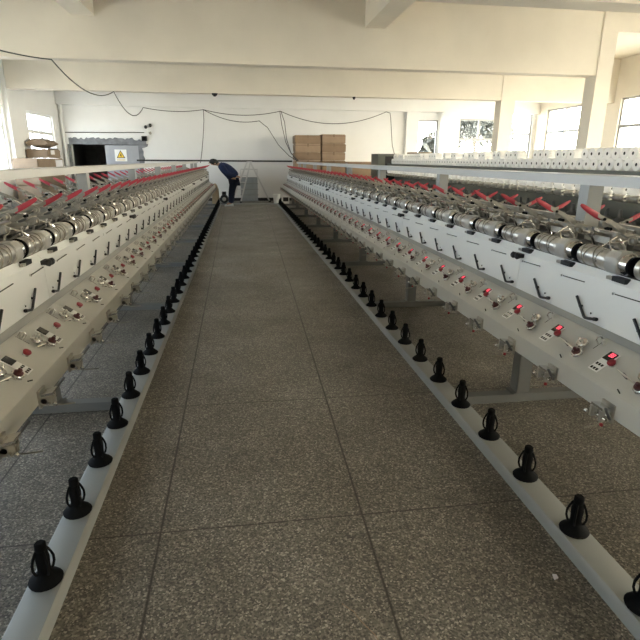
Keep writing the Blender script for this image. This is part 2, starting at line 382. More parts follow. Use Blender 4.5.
obj('lightning_bolt', m.mesh('lightning_bolt', smooth=0), sg)
m = MB()
for i in range(6): m.box(-0.20 + i * 0.07, -0.15 + i * 0.07, -0.011, -0.008, -0.255, -0.215, 'yellow')
obj('sign_lettering', m.mesh('sign_lettering', smooth=0), sg)

sg.scale = (.68, 1, .72)
# conduit, security lamps and black box on the wall
m = MB(); m.tube([(-6.0, 20.42, 2.36), (-4.5, 20.42, 2.37), (-3.32, 20.42, 2.39)], 0.014, 'cable'); tag(obj('wall_conduit', m.mesh('wall_conduit')), 'thin dark conduit running above the grey doorway', 'conduit')
t = thing('emergency_lamp', 'twin-headed black security lamp on white wall beside doorway', 'lamp', (-3.1, 20.45, 2.45))
m = MB(); m.box(-0.17, -0.12, -0.06, 0, -0.1, 0.16, 'label'); m.box(-0.12, 0.06, -0.05, -0.02, -0.02, 0.02, 'label'); obj('mount', m.mesh('mount', bevel=.005), t)
for dx, dz in ((-0.20, 0.17), (0.02, 0.24)):
    m = MB(); m.lathe((dx, -0.14, dz - 0.03), (dx, 0.0, dz), [(0, .03), (0.1, .075), (0.6, .06), (1, .02)], 'black'); obj('lamp_head', m.mesh('lamp_head'), t)
m = MB(); m.lathe((0.0, -0.14, -0.11), (-0.02, -0.0, -0.05), [(0, .03), (0.1, .06), (0.6, .05), (1, .02)], 'alu'); obj('lamp_head', m.mesh('lamp_head'), t)
t.scale = (.72, .72, .85)
m = MB(); m.box(-3.42, -3.24, 20.37, 20.45, 2.10, 2.27, 'black'); m.box(-3.40, -3.26, 20.36, 20.37, 2.12, 2.25, 'rubber'); tag(obj('junction_box', m.mesh('junction_box', bevel=.006)), 'small black box on white wall under the security lamp', 'box')
# small dark fittings under the girder
for x, y, z, w, lb in ((-0.62, 15.97, 3.22, 0.09, 'small dark fitting under far girder above the bent worker'), (3.35, 16.0, 3.225, 0.05, 'tiny dark hook under far girder above the cartons')):
    m = MB(); m.lathe((x, y + .05, z + .03), (x, y + .05, z - .05), [(0, w), (.5, w * .8), (1, w * .3)], 'black', 10); tag(obj('ceiling_fitting', m.mesh('ceiling_fitting')), lb, 'fitting')

# overhead cables
def sag(p, q, d, n=14):
    p, q = Vector(p), Vector(q)
    return [p.lerp(q, i / n) - Vector((0, 0, d * 4 * (i / n) * (1 - i / n))) for i in range(n + 1)]
def cable(label, pts, r=0.012, group=None):
    m = MB(); m.tube(pts, r, 'cable'); return tag(obj('overhead_cable', m.mesh('overhead_cable')), label, 'cable', group)
yw = 20.22
cable('long black cable looping from beam to beam along the left ceiling',
      sag((-4.3, 6.5, 3.28), (-3.33, 11.11, 3.22), .16) + sag((-3.33, 11.11, 3.22), (-3.3, 15.97, 3.23), .30)[1:] + sag((-3.3, 15.97, 3.23), (-3.25, yw, 3.2), .42)[1:])
cable('black cable sagging along the top of far wall above the worker', sag((-3.25, yw, 3.2), (-1.2, yw, 3.17), .09) + sag((-1.2, yw, 3.17), (1.52, yw, 3.17), .16)[1:])
cable('black drop cable hanging straight down to end of left machine', [(-1.2, yw, 3.17), (-1.2, yw - .03, 2.8), (-1.24, yw - .4, 2.2), (-1.28, yw - .9, 1.7), (-1.3, yw - 1.5, 1.38)])
cable('slack black cable swooping from wall down to right machine end', sag((-1.2, yw, 3.17), (0.75, yw, 2.83), .18) + [(1.05, yw - .05, 2.6), (1.4, yw - .5, 2.0), (1.72, yw - 1.2, 1.62), (1.96, yw - 1.65, 1.46)])
cable('two-strand black cable dropping beside the tall carton stack', [(1.50, yw, 3.17), (1.56, yw - .1, 2.7), (1.66, yw - .5, 2.1), (1.78, yw - 1.3, 1.7), (1.99, yw - 1.65, 1.46)])
cable('thin black cable strand left of the paired drop by the cartons', [(1.54, yw, 3.17), (1.66, yw - .1, 2.8), (1.70, yw - .4, 2.2), (1.76, yw - 1.3, 1.75), (1.93, yw - 1.65, 1.46)])
cable('black cable sagging above the cartons and dropping to dark cabinet', sag((1.52, yw, 3.17), (5.45, yw, 3.22), .42, 20) + [(5.60, yw, 3.18), (5.62, yw - .05, 3.0), (5.60, yw - .3, 2.5), (5.40, yw - 1.2, 2.0), (5.0, yw - 2.9, 1.7)])

# ------------------------------------------------------------------ winding machines
def winder(Xc, s, t, ph, label):
    """Xc centre line; s sign of the aisle side; t sense of the drum / keypad order along the hall; ph phases"""
    YM = 9.5; Y0, Y1 = 0.55, 18.5
    root = thing('yarn_winding_machine', label, 'machine', (Xc, YM, 0))
    def put(name, mb, y=None, parent=root, bevel=0.0, smooth=35):       # mb in (u, y, z)
        mb.map(lambda u, y_, z: (s * u, y_, z))
        return obj(name, mb.mesh(name, bevel, smooth), parent, (0, (YM if y is None else y) - YM if parent is root else 0, 0))
    secs = [ph['sec'] + 2.3117 * k for k in range(-1, 8)]
    # --- lengthwise members (coordinates in y are relative to YM)
    a, b = Y0 - YM, Y1 - YM
    m = MB(); m.prism([(.627, 0), (.748, 0), (.748, .050), (.741, .060), (.632, .060), (.627, .057)], a, b, 'greypaint'); put('peg_rail', m)
    m = MB(); m.box(-.745, -.627, a, b, 0, .06, 'greypaint'); put('peg_rail', m)
    m = MB(); m.prism([(-.06, 1.375), (.06, 1.375), (.06, 1.427), (.054, 1.432), (-.054, 1.432), (-.06, 1.427)], a, b, 'beampaint'); put('shelf_beam', m)
    m = MB(); m.prism([(-.20, .80), (.20, .80), (.20, .98), (.17, 1.0), (-.17, 1.0), (-.20, .98)], a + .01, b - .01, 'darksteel'); put('centre_beam', m)
    m = MB(); m.box(.115, .155, a, b, 1.125, 1.165, 'arm'); m.box(-.155, -.115, a, b, 1.125, 1.165, 'arm'); put('cradle_rail', m)
    m = MB(); m.cyl((.335, a, 1.075), (.335, b, 1.075), .013, 'rubber', 10); put('drum_shaft', m)
    m = MB(); m.prism([(-.385, .60), (-.36, .60), (-.36, 1.03), (-.375, 1.03)], a, b, 'panelpaint'); put('rear_panel', m)
    m = MB(); m.prism([(.30, .74), (.376, .74), (.376, .757), (.409, .757), (.389, .783), (.376, .783), (.366, .757), (.30, .757)], a, b, 'framegrey'); put('gutter_shelf', m)
    # --- sections: front panel, control box, frames
    edges = [Y0] + [y for y in secs if Y0 + .2 < y < Y1 - .2] + [Y1]
    for i in range(len(edges) - 1):
        e0, e1 = edges[i] - YM + .002, edges[i + 1] - YM - .002
        m = MB(); m.prism([(.366, .784), (.388, .784), (.380, .992), (.352, 1.026), (.345, 1.022), (.371, .99)], e0, e1, 'panelpaint'); put('front_panel', m)
        m = MB(); m.prism([(.376, .70), (.376, .757), (.412, .753), (.572, .644), (.578, .636), (.580, .545), (.566, .54), (.376, .54)], e0, e1, 'paint'); put('control_box', m)
    fr = [e for e in edges[1:-1]] + [Y1 - .4]
    knob0 = None
    for y in fr:
        m = MB(); m.box(-.627, .627, .07, .14, 0, .055, 'footshade'); put('foot_beam', m, y + ph['fy'])
        m = MB(); m.box(.175, .265, .06, .15, .067, .80, 'footshade'); m.box(.15, .29, .05, .16, .055, .067, 'footshade'); put('leg', m, y + ph['fy'], bevel=.004)
        m = MB(); m.box(-.265, -.175, .06, .15, .067, .80, 'footshade'); m.box(-.29, -.15, .05, .16, .055, .067, 'footshade'); put('leg', m, y + ph['fy'], bevel=.004)
        m = MB(); m.box(-.045, .045, -.045, -.037, 1.0, 1.375, 'framegrey'); m.box(-.045, -.037, -.037, .04, 1.0, 1.375, 'framegrey'); m.box(.037, .045, -.037, .04, 1.0, 1.375, 'framegrey'); put('post', m, y)
        if y < Y1 - .5:
            m = MB(); m.box(.380, .41, -.035, .035, .968, .99, 'black'); m.lathe((.405, -.022, .978), (.43, -.022, .978), [(0, .016), (.6, .02), (1, .012)], 'black', 10); m.lathe((.405, .022, .978), (.43, .022, .978), [(0, .016), (.6, .02), (1, .012)], 'black', 10); put('panel_lock', m, y)
    # --- end plates
    m = MB(); m.prism([(-.38, .5), (.38, .5), (.38, 1.02), (.26, 1.10), (-.26, 1.10), (-.38, 1.02)], b - .0, b + .04, 'panelpaint'); put('end_plate', m)
    m = MB(); m.prism([(.376, .54), (.58, .54), (.58, .64), (.41, .755), (.376, .755)], b, b + .02, 'paint'); put('end_plate', m)

    # --- one spindle unit; each prototype at y = 0 of its own, in (u, v, z)
    def proto(name, mb, parent=None, bevel=0.0, tt=t, **kw):
        mb.map(lambda u, v, z: (s * u, tt * v, z)); return obj(name, mb.mesh(name, bevel, **kw), parent if parent is not None else root)
    P = []                                           # (prototype, y phase)
    # yarn peg on the rail
    m = MB(); c = (.683, 0)
    m.lathe((.683, 0, .06), (.683, 0, .222), [(0, .056), (.04, .058), (.08, .053), (.15, .040), (.22, .028), (.30, .022), (.42, .022), (.60, .024), (.74, .021), (.80, .017), (.83, .020), (.97, .019), (1, .014)], 'rubber', 20)
    for k in range(4):
        an = 2 * PI * k / 4 + .75; ca, sa = math.cos(an), math.sin(an)
        pts = [(.683 + ca * r, sa * r, z) for z, r in ((.098, .024), (.104, .031), (.122, .037), (.145, .037), (.165, .031), (.182, .024), (.192, .018))]
        m.tube(pts, .0048, 'rubber', 6)
    P.append((proto('yarn_peg', m, tt=1), ph['cone'], 'cone'))
    # black L-shaped sensor lever on the panel
    m = MB(); pts = [(.397, .085, .882), (.398, .048, .842), (.4, .008, .803), (.401, -.004, .799), (.402, -.03, .803), (.404, -.085, .815)]
    m.tube(pts, .0065, 'black', 8); m.tube([(.402, -.066, .811), (.404, -.088, .816)], .009, 'black', 8)
    m.cyl((.38, .05, .842), (.402, .05, .842), .006, 'black', 8)
    P.append((proto('thread_lever', m, tt=1), ph['hook'], 'hook'))
    # slot scribed in the panel, screws
    m = MB(); m.bar((.386, -.085, .950), (.386, .085, .956), .004, .004, 'lcd', up=(0, 0, 1)); m.cyl((.38, -.095, .950), (.39, -.095, .950), .006, 'chrome', 8)
    P.append((proto('panel_slot', m), ph['slot'], 'slot'))
    m = MB(); m.box(.384, .3885, .163, .177, .792, .836, 'panelpaint'); m.cyl((.386, .17, .802), (.3905, .17, .802), .006, 'alu', 8); m.cyl((.386, .17, .826), (.3905, .17, .826), .005, 'lcd', 8)
    P.append((proto('screw_plate', m), ph['slot'], 'slot'))
    # winding drum : gap | drum | housing | ring
    h0 = -.13
    m = MB(); A = lambda v: (.335, v, 1.075)
    m.lathe(A(h0), A(h0 + .205), [(0, .040), (.03, .047), (.2, .049), (.5, .046), (.8, .049), (.97, .047), (1, .040)], 'drum', 24)
    d = proto('winding_drum', m)
    m = MB()
    for v0, sl in ((.03, .35), (.075, -.4), (.115, .4), (.16, -.35)):
        pts = []
        for k in range(24):
            an = 2 * PI * k / 24; pts.append((.335 + .0488 * math.cos(an), h0 + v0 + sl * .05 * math.cos(an + .7), 1.075 + .0488 * math.sin(an)))
        m.tube(pts, .0032, 'arm', 5, closed=True)
    proto('drum_groove', m, d)
    m = MB(); hy = h0 + .208
    m.prism([(.285, 1.04), (.37, 1.028), (.383, 1.05), (.383, 1.10), (.363, 1.122), (.30, 1.122), (.285, 1.11)], hy, hy + .078, 'housing')
    m.box(.302, .360, hy + .008, hy + .07, 1.122, 1.126, 'housing')
    proto('drum_housing', m, d, bevel=.004)
    m = MB(); m.lathe(A(hy + .078), A(hy + .124), [(0, .044), (.3, .048), (.75, .048), (1, .040)], 'chrome', 24); proto('drum_collar', m, d)
    m = MB(); m.lathe(A(hy + .124), A(hy + .146), [(0, .034), (.2, ph['ring']), (.8, ph['ring']), (1, .034)], 'rubber', 24); proto('drive_ring', m, d)
    m = MB(); m.box(.358, .386, hy + .07, hy + .15, 1.002, 1.024, 'black'); m.box(.37, .388, hy + .035, hy + .07, 1.004, 1.018, 'alu'); proto('notch_guard', m, d)
    P.append((d, ph['drum'], 'drum'))
    # keypad plate on the sloping top : white film, display, keys
    nu, nz = math.sin(math.atan2(.109, .16)), math.cos(math.atan2(.109, .16))
    dn = Vector((math.cos(math.atan2(.109, .16)), 0, -math.sin(math.atan2(.109, .16)))); nn = Vector((nu, 0, nz))
    def S(u, h=0.0): return Vector((u, 0, .644 + (.572 - u) * .109 / .16)) + nn * h
    def pl(mb, u, v, lu, lv, h, th, mt): mb.obox(S(u, h + th / 2) + Vector((0, v, 0)), dn, (0, 1, 0), nn, lu / 2, lv / 2, th / 2, mt)
    m = MB(); pl(m, .496, 0, .118, .056, 0, .003, 'label')
    for i in range(2):
        for k in range(3): pl(m, .513 + i * .022, -.016 + k * .016, .012, .010, .003, .0015, 'lcd')
    kp = proto('keypad', m)
    m = MB(); pl(m, .468, 0, .046, .046, .003, .004, 'lcd')
    if ph['lit']:
        for dv in (-.002, .012):                       # two glowing digits
            pl(m, .462, dv - .004, .016, .002, .007, .0008, 'led'); pl(m, .462, dv + .004, .016, .002, .007, .0008, 'led')
            for du in (-.008, .008): pl(m, .462 + du, dv, .0022, .010, .007, .0008, 'led')
            pl(m, .462, dv, .002, .008, .007, .0008, 'led')
    proto('display', m, kp)
    P.append((kp, ph['plate'], 'plate'))
    # red stop knob
    m = MB(); m.lathe(S(.490), S(.490, .022), [(0, .007), (.42, .007), (.45, .0165), (.75, .018), (.95, .015), (1, .010)], 'redknob', 16)
    m.lathe(S(.490), S(.490, .006), [(0, .016), (1, .014)], 'chrome', 16)
    P.append((proto('stop_knob', m), ph['knob'], 'knob'))
    # tensioner : two dished discs on posts, and a guide rod
    m = MB()
    def dish(mb, u, v, r, mt, cap=None):
        o = Vector((0, v, 0)); mb.lathe(S(u) + o, S(u, .028) + o, [(0, .010), (.3, .010), (.32, r * .75), (.42, r), (.52, r), (.56, r * .8), (.75, r * .8), (.85, r), (.95, r * .9), (1, r * .4)], mt, 20)
        mb.lathe(S(u, .028) + o, S(u, .05) + o, [(0, .009), (.8, .009), (1, .005)], cap or mt, 10)
    dish(m, .478, -.018, .026, 'chrome'); dish(m, .524, .018, .025, 'chrome', 'maroon')
    dy = .13 if t > 0 else -.13
    td = proto('yarn_tensioner', m)
    m = MB(); m.tube([S(.475, .02) + Vector((0, -.018, 0)), S(.50, .014), S(.524, .02) + Vector((0, .018, 0))], .0045, 'alu')
    m.tube([S(.50, .012) + Vector((0, ph['rod0'], 0)), S(.51, .02) + Vector((0, ph['rod0'] * .6, 0)), S(.52, .016) + Vector((0, .02, 0))], .004, 'chrome', 6)
    m.bar(S(.505, .014) + Vector((0, ph['rod0'] * .7, 0)), S(.513, .014) + Vector((0, ph['rod0'] * .45, 0)), .008, .008, 'black')
    proto('guide_rod', m, td)
    if ph['redtop']:
        m = MB(); m.lathe(S(.524, .029) + Vector((0, .018, 0)), S(.524, .036) + Vector((0, .018, 0)), [(0, .018), (.7, .018), (1, .012)], 'maroon', 16); proto('tensioner_cap', m, td)
    P.append((td, ph['disc'], 'disc'))
    # small fixings at unit seam: wire stub, rear eyelet, seam line
    m = MB(); m.tube([S(.558, .001) + Vector((0, -.012, 0)), S(.566, .001) + Vector((0, .012, 0))], .003, 'lcd', 6)
    P.append((proto('wire_stub', m), ph['stub'], 'stub'))
    m = MB(); m.tube([S(.424), S(.424, .03), S(.437, .036), S(.446, .03), S(.446, .0)], .0038, 'chrome', 6); m.lathe(S(.432) + Vector((0, .018, 0)), S(.432, .024) + Vector((0, .018, 0)), [(0, .009), (.7, .007), (.72, .010), (1, .008)], 'housing', 10)
    m.bar(S(.418, .0), S(.470, .0), .0022, .002, 'lcd')
    P.append((proto('eyelet', m), ph['screw'], 'screw'))
    # bracket with lever under the front face of the box
    m = MB(); m.box(.578, .588, -.035, .035, .525, .60, 'alu'); m.box(.585, .640, -.03, -.018, .535, .582, 'alu'); m.box(.585, .630, .012, .024, .53, .575, 'alu')
    m.obox((.615, 0, .585), (1, .15, .15), (0, 1, 0), (0, 0, 1), .022, .034, .005, 'chrome'); m.lathe((.60, -.03, .556), (.60, .034, .556), [(0, .012), (.2, .016), (.8, .016), (1, .01)], 'chrome', 12)
    m.cyl((.62, -.045, .548), (.62, .045, .548), .006, 'chrome', 8); m.lathe((.645, -.05, .548), (.645, -.036, .548), [(0, .006), (.5, .010), (1, .006)], 'chrome', 10)
    bk = proto('thread_bracket', m)
    m = MB(); m.bar((.60, .04, .548), (.655, .075, .615), .010, .006, 'darksteel'); m.tube([(.59, 0, .53), (.64, .02, .515), (.70, .03, .515)], .0032, 'arm', 6)
    proto('bracket_lever', m, bk)
    if ph['lit']:
        m = MB(); m.lathe((.64, .052, .536), (.652, .058, .536), [(0, .006), (.6, .008), (1, .004)], 'redknob', 10); proto('bracket_button', m, bk)
    P.append((bk, ph['brk'], 'brk'))

    def cradle(side, dz=0.0):
        k = side
        m = MB()
        ar = [(.08, 1.145), (.13, 1.150), (.20, 1.185), (.27, 1.225), (.35, 1.262)]
        def plate(v0, v1, poly, mt='arm'): m.prism([(k * u, z) for u, z in poly], v0, v1, mt, 'y')
        up_ = [(u, z + w) for (u, z), w in zip(ar, (.014, .020, .018, .014, .011))]; lo_ = [(u, z - w) for (u, z), w in zip(ar, (.012, .016, .013, .010, .008))]
        for i in range(len(ar) - 1): plate(.012, .024, [lo_[i], lo_[i + 1], up_[i + 1], up_[i]])
        ar2 = [(.06, 1.10), (.15, 1.135), (.22, 1.16), (.29, 1.165), (.345, 1.178)]
        for i in range(len(ar2) - 1):
            (u0, z0), (u1, z1) = ar2[i], ar2[i + 1]; plate(-.15, -.14, [(u0, z0 - .011), (u1, z1 - .009), (u1, z1 + .009), (u0, z0 + .011)])
        # cross shaft, spring, bearing hubs, chuck discs
        m.cyl((k * .14, -.165, 1.145), (k * .14, .05, 1.145), .012, 'chrome', 10)
        m.cyl((k * .30, -.15, 1.168), (k * .30, -.07, 1.168), .010, 'chrome', 10)
        m.lathe((k * .335, -.138, 1.18), (k * .335, -.115, 1.18), [(0, .021), (.3, .021), (.31, .012), (1, .010)], 'arm', 12)
        m.lathe((k * .295, .012, 1.225), (k * .295, -.018, 1.225), [(0, .019), (.4, .019), (.41, .011), (1, .009)], 'arm', 12)
        m.lathe((k * .14, .05, 1.145), (k * .14, .085, 1.145), [(0, .014), (.4, .022), (.7, .022), (1, .010)], 'darksteel', 12)
        m.obox((k * .20, -.06, 1.125), (1, 0, k * .3), (0, 1, 0), (0, 0, 1), .05, .055, .016, 'alu')
        m.obox((k * .235, .045, 1.15), (1, 0, k * .5), (0, 1, 0), (0, 0, 1), .035, .012, .02, 'arm')
        m.tube([(k * .13, -.10, 1.17), (k * .2, -.09, 1.215), (k * .27, -.04, 1.21), (k * .30, .01, 1.235)], .006, 'chrome', 6)
        m.cyl((k * .25, -.005, 1.195), (k * .25, -.045, 1.195), .008, 'rubber', 8)
        m.cyl((k * .315, .024, 1.245), (k * .315, .030, 1.245), .007, 'rubber', 10)
        # dark support foot down to the centre beam
        m.box(min(k * .10, k * .19), max(k * .10, k * .19), -.09, -.02, .99, 1.12, 'darksteel')
        m.box(min(k * .15, k * .26), max(k * .15, k * .26), .05, .17, .98, 1.10, 'darksteel'); m.box(min(k * .03, k * .11), max(k * .03, k * .11), -.16, .14, .99, 1.07, 'darksteel')
        m.tube([(k * .24, -.12, 1.10), (k * .27, -.11, 1.15), (k * .30, -.13, 1.17)], .008, 'chrome', 6); m.cyl((k * .19, .03, 1.19), (k * .19, .075, 1.19), .010, 'chrome', 8); m.obox((k * .26, -.10, 1.18), (1, .3, .4), (0, 1, 0), (0, 0, 1), .022, .010, .007, 'darksteel')
        m.bar((k * .22, .10, 1.085), (k * .30, .115, 1.13), .03, .008, 'alu')
        m.v = [(u, v, z + (dz * max(0, min(1, (z - 1.10) / .12)))) for u, v, z in m.v]
        cr = proto('package_cradle', m)
        m = MB(); gp = [(.330, 1.250, .017), (.350, 1.262, .021), (.40, 1.288, .019), (.43, 1.306, .014), (.440, 1.312, .008)]
        rr = []
        for u, z, w in gp:
            rr.append([(k * u - k * w * .32 * cz, .018 + w * .27 * cy, z + dz + w * .55 * cz) for cy, cz in ((-1, -.7), (-.6, -1), (.6, -1), (1, -.7), (1, .7), (.6, 1), (-.6, 1), (-1, .7))])
        m.rings(rr, 'red'); proto('grip', m, cr, smooth=30)
        return cr
    P.append((cradle(1), ph['tip'], 'tip'))
    P.append((cradle(-1, ph['bdz']), ph['btip'], 'btip'))
    # wire yarn guide crossing in front of the drum
    m = MB(); m.tube([(.27, -.04, 1.17), (.31, -.02, 1.16), (.335, .0, 1.15), (.352, .045, 1.118)], .0045, 'chrome', 6)
    m.tube([(.25, .05, 1.165), (.31, .02, 1.155), (.335, -.005, 1.148), (.35, -.02, 1.132)], .0045, 'chrome', 6)
    m.tube([(.24, 0, 1.08), (.255, 0, 1.13), (.29, 0, 1.165)], .006, 'housing', 6); m.box(.205, .255, -.012, .012, 1.0, 1.10, 'housing')
    P.append((proto('yarn_guide', m), ph['guide'], 'guide'))

    for src, phase, key in P:
        lo = {'cone': .95, 'btip': 1.6, 'tip': 1.2}.get(key, 1.0)
        ys = [phase + PITCH * k for k in range(-10, 60)]
        ys = [y for y in ys if lo < y < 18.33]
        src.location = (0, ys[0] - YM, 0)
        for y in ys[1:]: copy_part(src, root, (0, y - YM, 0))
    return root

winder(-1.42, 1, 1, dict(sec=2.89, cone=1.635, hook=2.61, slot=2.40, drum=3.024 - .243 + .13 - .02, plate=2.51, knob=2.625, disc=2.397, stub=2.45, screw=2.343, brk=2.485,
       tip=2.766 - .018, btip=4.614 - .018, fy=.15, bdz=0.0, ring=.050, guide=2.80, lit=False, rod0=-.07, redtop=True),
       'cream winding machine along the left side of the aisle with dark displays')
winder(1.98, -1, -1, dict(sec=2.81, cone=1.233, hook=2.147, slot=2.293, drum=2.099 + .199 - .13 + .01, plate=2.235, knob=2.19, disc=1.996, stub=2.046, screw=1.963, brk=2.06,
       tip=2.242 + .018, btip=2.13, fy=0.0, bdz=-.09, ring=.042, guide=2.15, lit=True, rod0=-.15, redtop=True),
       'pale winding machine along the right side of the aisle with lit red displays')

# ------------------------------------------------------------------ twisting machine behind, with its bobbins
X3 = 5.25; BX = 4.62
tw = thing('twisting_machine', 'dark bodied twisting machine behind the right winder, loaded with white bobbins', 'machine', (X3, 9.5, 0))
a, b = 2.2 - 9.5, 16.6 - 9.5
m = MB(); m.box(-.665, -.36, a, b, 1.325, 1.395, 'cabgreen'); obj('top_shelf', m.mesh('top_shelf', bevel=.004), tw)  # depth and dark tone stand in for the shadow line under the bobbins
m = MB(); m.box(-.42, .42, a, b, .25, 1.10, 'cabgreen'); m.box(-.36, .36, a, b, .0, .25, 'darksteel'); obj('body', m.mesh('body'), tw)
m = MB(); m.cyl((-.74, a, 1.085), (-.74, b, 1.085), .012, 'darksteel', 8); obj('drive_shaft', m.mesh('drive_shaft'), tw)
for y in (2.475, 4.975, 7.475, 9.975, 12.475, 14.975, 16.475):
    m = MB(); m.box(-.46, -.36, -.04, .04, 1.0, 1.345, 'framegrey'); m.box(-.77, -.36, -.02, .02, 1.065, 1.105, 'framegrey'); obj('post', m.mesh('post', bevel=.003), tw, (0, y - 9.5, 0))
src = pot = None
ny = int((16.35 - 4.8) / .25)
for k in range(ny):
    y = 4.85 + .25 * k
    if src is None:
        m = MB(); m.lathe((-.74, -.095, 1.085), (-.74, .095, 1.085), [(0, .035), (.1, .042), (.9, .042), (1, .035)], 'alu', 16); src = obj('drive_roller', m.mesh('drive_roller'), tw)
        m = MB(); m.lathe((-.50, 0, .45), (-.50, 0, .92), [(0, .07), (.05, .085), (.7, .085), (.75, .07), (.8, .03), (1, .02)], 'darksteel', 14); pot = obj('spindle_pot', m.mesh('spindle_pot'), tw)
        src.location = pot.location = (0, y - 9.5, 0)
    else:
        copy_part(src, tw, (0, y - 9.5, 0)); copy_part(pot, tw, (0, y - 9.5, 0))
# bobbins : cylinder with stub tube, dark plugs painting the shade in the bore
def bobbin_mesh(r, L, axis, taper=0.0):
    m = MB(); n = 22
    def ring(rad, a): return [((a, rad * math.cos(2 * PI * k / n), rad * math.sin(2 * PI * k / n)) if axis == 'x' else (rad * math.cos(2 * PI * k / n), a, rad * math.sin(2 * PI * k / n))) for k in range(n)]
    h = L / 2; rb = r * .27
    m.rings([ring(rb, -h * .6), ring(rb, -h * 1.04), ring(rb * 1.15, -h * 1.04), ring(rb * 1.15, -h * .98), ring(r * .93 * (1 - taper), -h), ring(r * (1 - taper * .6), -h * .95), ring(r, -h * (.86 - taper)), ring(r, h * (.86 - taper)), ring(r * (1 - taper * .6), h * .95), ring(r * .93 * (1 - taper), h), ring(rb * 1.15, h * .98), ring(rb * 1.15, h * 1.04), ring(rb, h * 1.04), ring(rb, h * .6)], 'yarn', cap=False)
    m.rings([ring(rb * .995, -h * .9), ring(rb * .995, -h * 1.0), ring(rb * .1, -h * .99)], 'tube', cap=True)
    m.rings([ring(rb * .2, h * .54), ring(rb * .995, h * .55), ring(rb * .995, h * .9)], 'tube', cap=True)
    return m.mesh('yarn_bobbin')
rnd = random.Random(11)
bm_ = bobbin_mesh(.0755, .17, 'x'); low = []
y = 4.72
while y < 16.3:
    low.append(y); y += .1555
for y in low:
    o = obj('yarn_bobbin', bm_, None, (BX + .085 + rnd.uniform(-.004, .004), y, 1.4705)); o.rotation_euler.x = rnd.uniform(0, 6.28)
    tag(o, 'white yarn bobbin lying end-on in the lower row on the far machine shelf', 'bobbin', 'white bobbins in the lower shelf row')
for i in range(len(low) - 1):
    if rnd.random() < .34: continue
    o = obj('yarn_bobbin', bm_, None, (BX + .085 + rnd.uniform(-.004, .004), (low[i] + low[i + 1]) / 2, 1.4705 + .1293)); o.rotation_euler.x = rnd.uniform(0, 6.28)
    tag(o, 'white yarn bobbin perched in the upper row on top of other bobbins', 'bobbin', 'white bobbins stacked in the upper row')
pm = bobbin_mesh(.058, .185, 'y', .25)
for k in range(ny):
    o = obj('yarn_package', pm, None, (X3 - .74, 4.85 + .25 * k, 1.186)); tag(o, 'white yarn package lying on its roller below the bobbin shelf', 'bobbin', 'white packages under the bobbin shelf')
t = thing('gear_cabinet', 'dark grey-green cabinet at far end of the bobbin machine', 'cabinet', (4.62, 17.1, 0))
m = MB(); m.box(-.34, .34, -.42, .42, .06, 1.68, 'cabgreen'); m.box(-.31, .31, -.39, .39, 0, .06, 'black'); obj('body', m.mesh('body', bevel=.012), t)
m = MB(); m.box(-.10, .335, -.435, -.42, .35, 1.62, 'black'); obj('door', m.mesh('door', bevel=.004), t)
m = MB(); m.box(-.35, .35, -.43, .43, 1.68, 1.695, 'darksteel'); obj('top', m.mesh('top', bevel=.003), t)
m = MB(); m.box(4.98, 5.55, 15.3, 15.9, 1.68, 1.73, 'carddull'); m.box(5.0, 5.1, 15.4, 15.5, 1.395, 1.68, 'framegrey'); m.box(5.4, 5.5, 15.7, 15.8, 1.395, 1.68, 'framegrey'); tag(obj('tray', m.mesh('tray', bevel=.004)), 'flat brown tray raised behind bobbins near the dark cabinet', 'tray')

# ------------------------------------------------------------------ cartons
def carton(x0, x1, y0, y1, z0, z1, label, group=None, mt='card', tp='tape'):
    if group: x0 += .008; x1 -= .008
    t = thing('cardboard_carton', label, 'box', ((x0 + x1) / 2, (y0 + y1) / 2, z0), group)
    w, d, h = (x1 - x0) / 2, (y1 - y0) / 2, z1 - z0
    m = MB(); m.box(-w, w, -d, d, 0, h, mt); obj('body', m.mesh('body', bevel=.022), t)
    m = MB(); m.box(-.03, .03, -d - .002, d + .002, h - .09, h + .002, tp); m.box(-w - .0015, w + .0015, -d - .0015, d + .0015, h - .06, h - .045, tp); obj('tape', m.mesh('tape', smooth=0), t)
    return t
ya, yb = 18.95, 19.75
names = ['topmost', 'second from top', 'third from top', 'fourth from top', 'fifth from top', 'bottom']
zs = [2.31, 2.03, 1.745, 1.48, .98, .49, 0]
for i in range(6):
    carton(1.90 + .01 * (i % 2), 2.825, ya, yb, zs[i + 1] + .006, zs[i], 'brown cardboard carton in the left tall stack by far wall, %s' % names[i], 'cartons in the left tall stack', ('card', 'cardpale')[i % 2])
zs2 = [2.35, 2.04, 1.755, 1.48, .97, .49, 0]
for i in range(6):
    carton(2.85, 3.70 + .02 * (i % 2), ya + .02 * (i % 2), yb, zs2[i + 1] + .006, zs2[i], 'brown cardboard carton in the right tall stack by far wall, %s' % names[i], 'cartons in the right tall stack', ('card', 'cardpale')[(i + 1) % 2])
zs3 = [1.445, .97, .48, 0]
for i in range(3):
    carton(3.78, 4.70, ya, yb, zs3[i + 1] + .006, zs3[i], 'brown cardboard carton in the low stack beside tall stacks, %s' % names[[0, 1, 5][i]], 'cartons in the low stack', 'card')
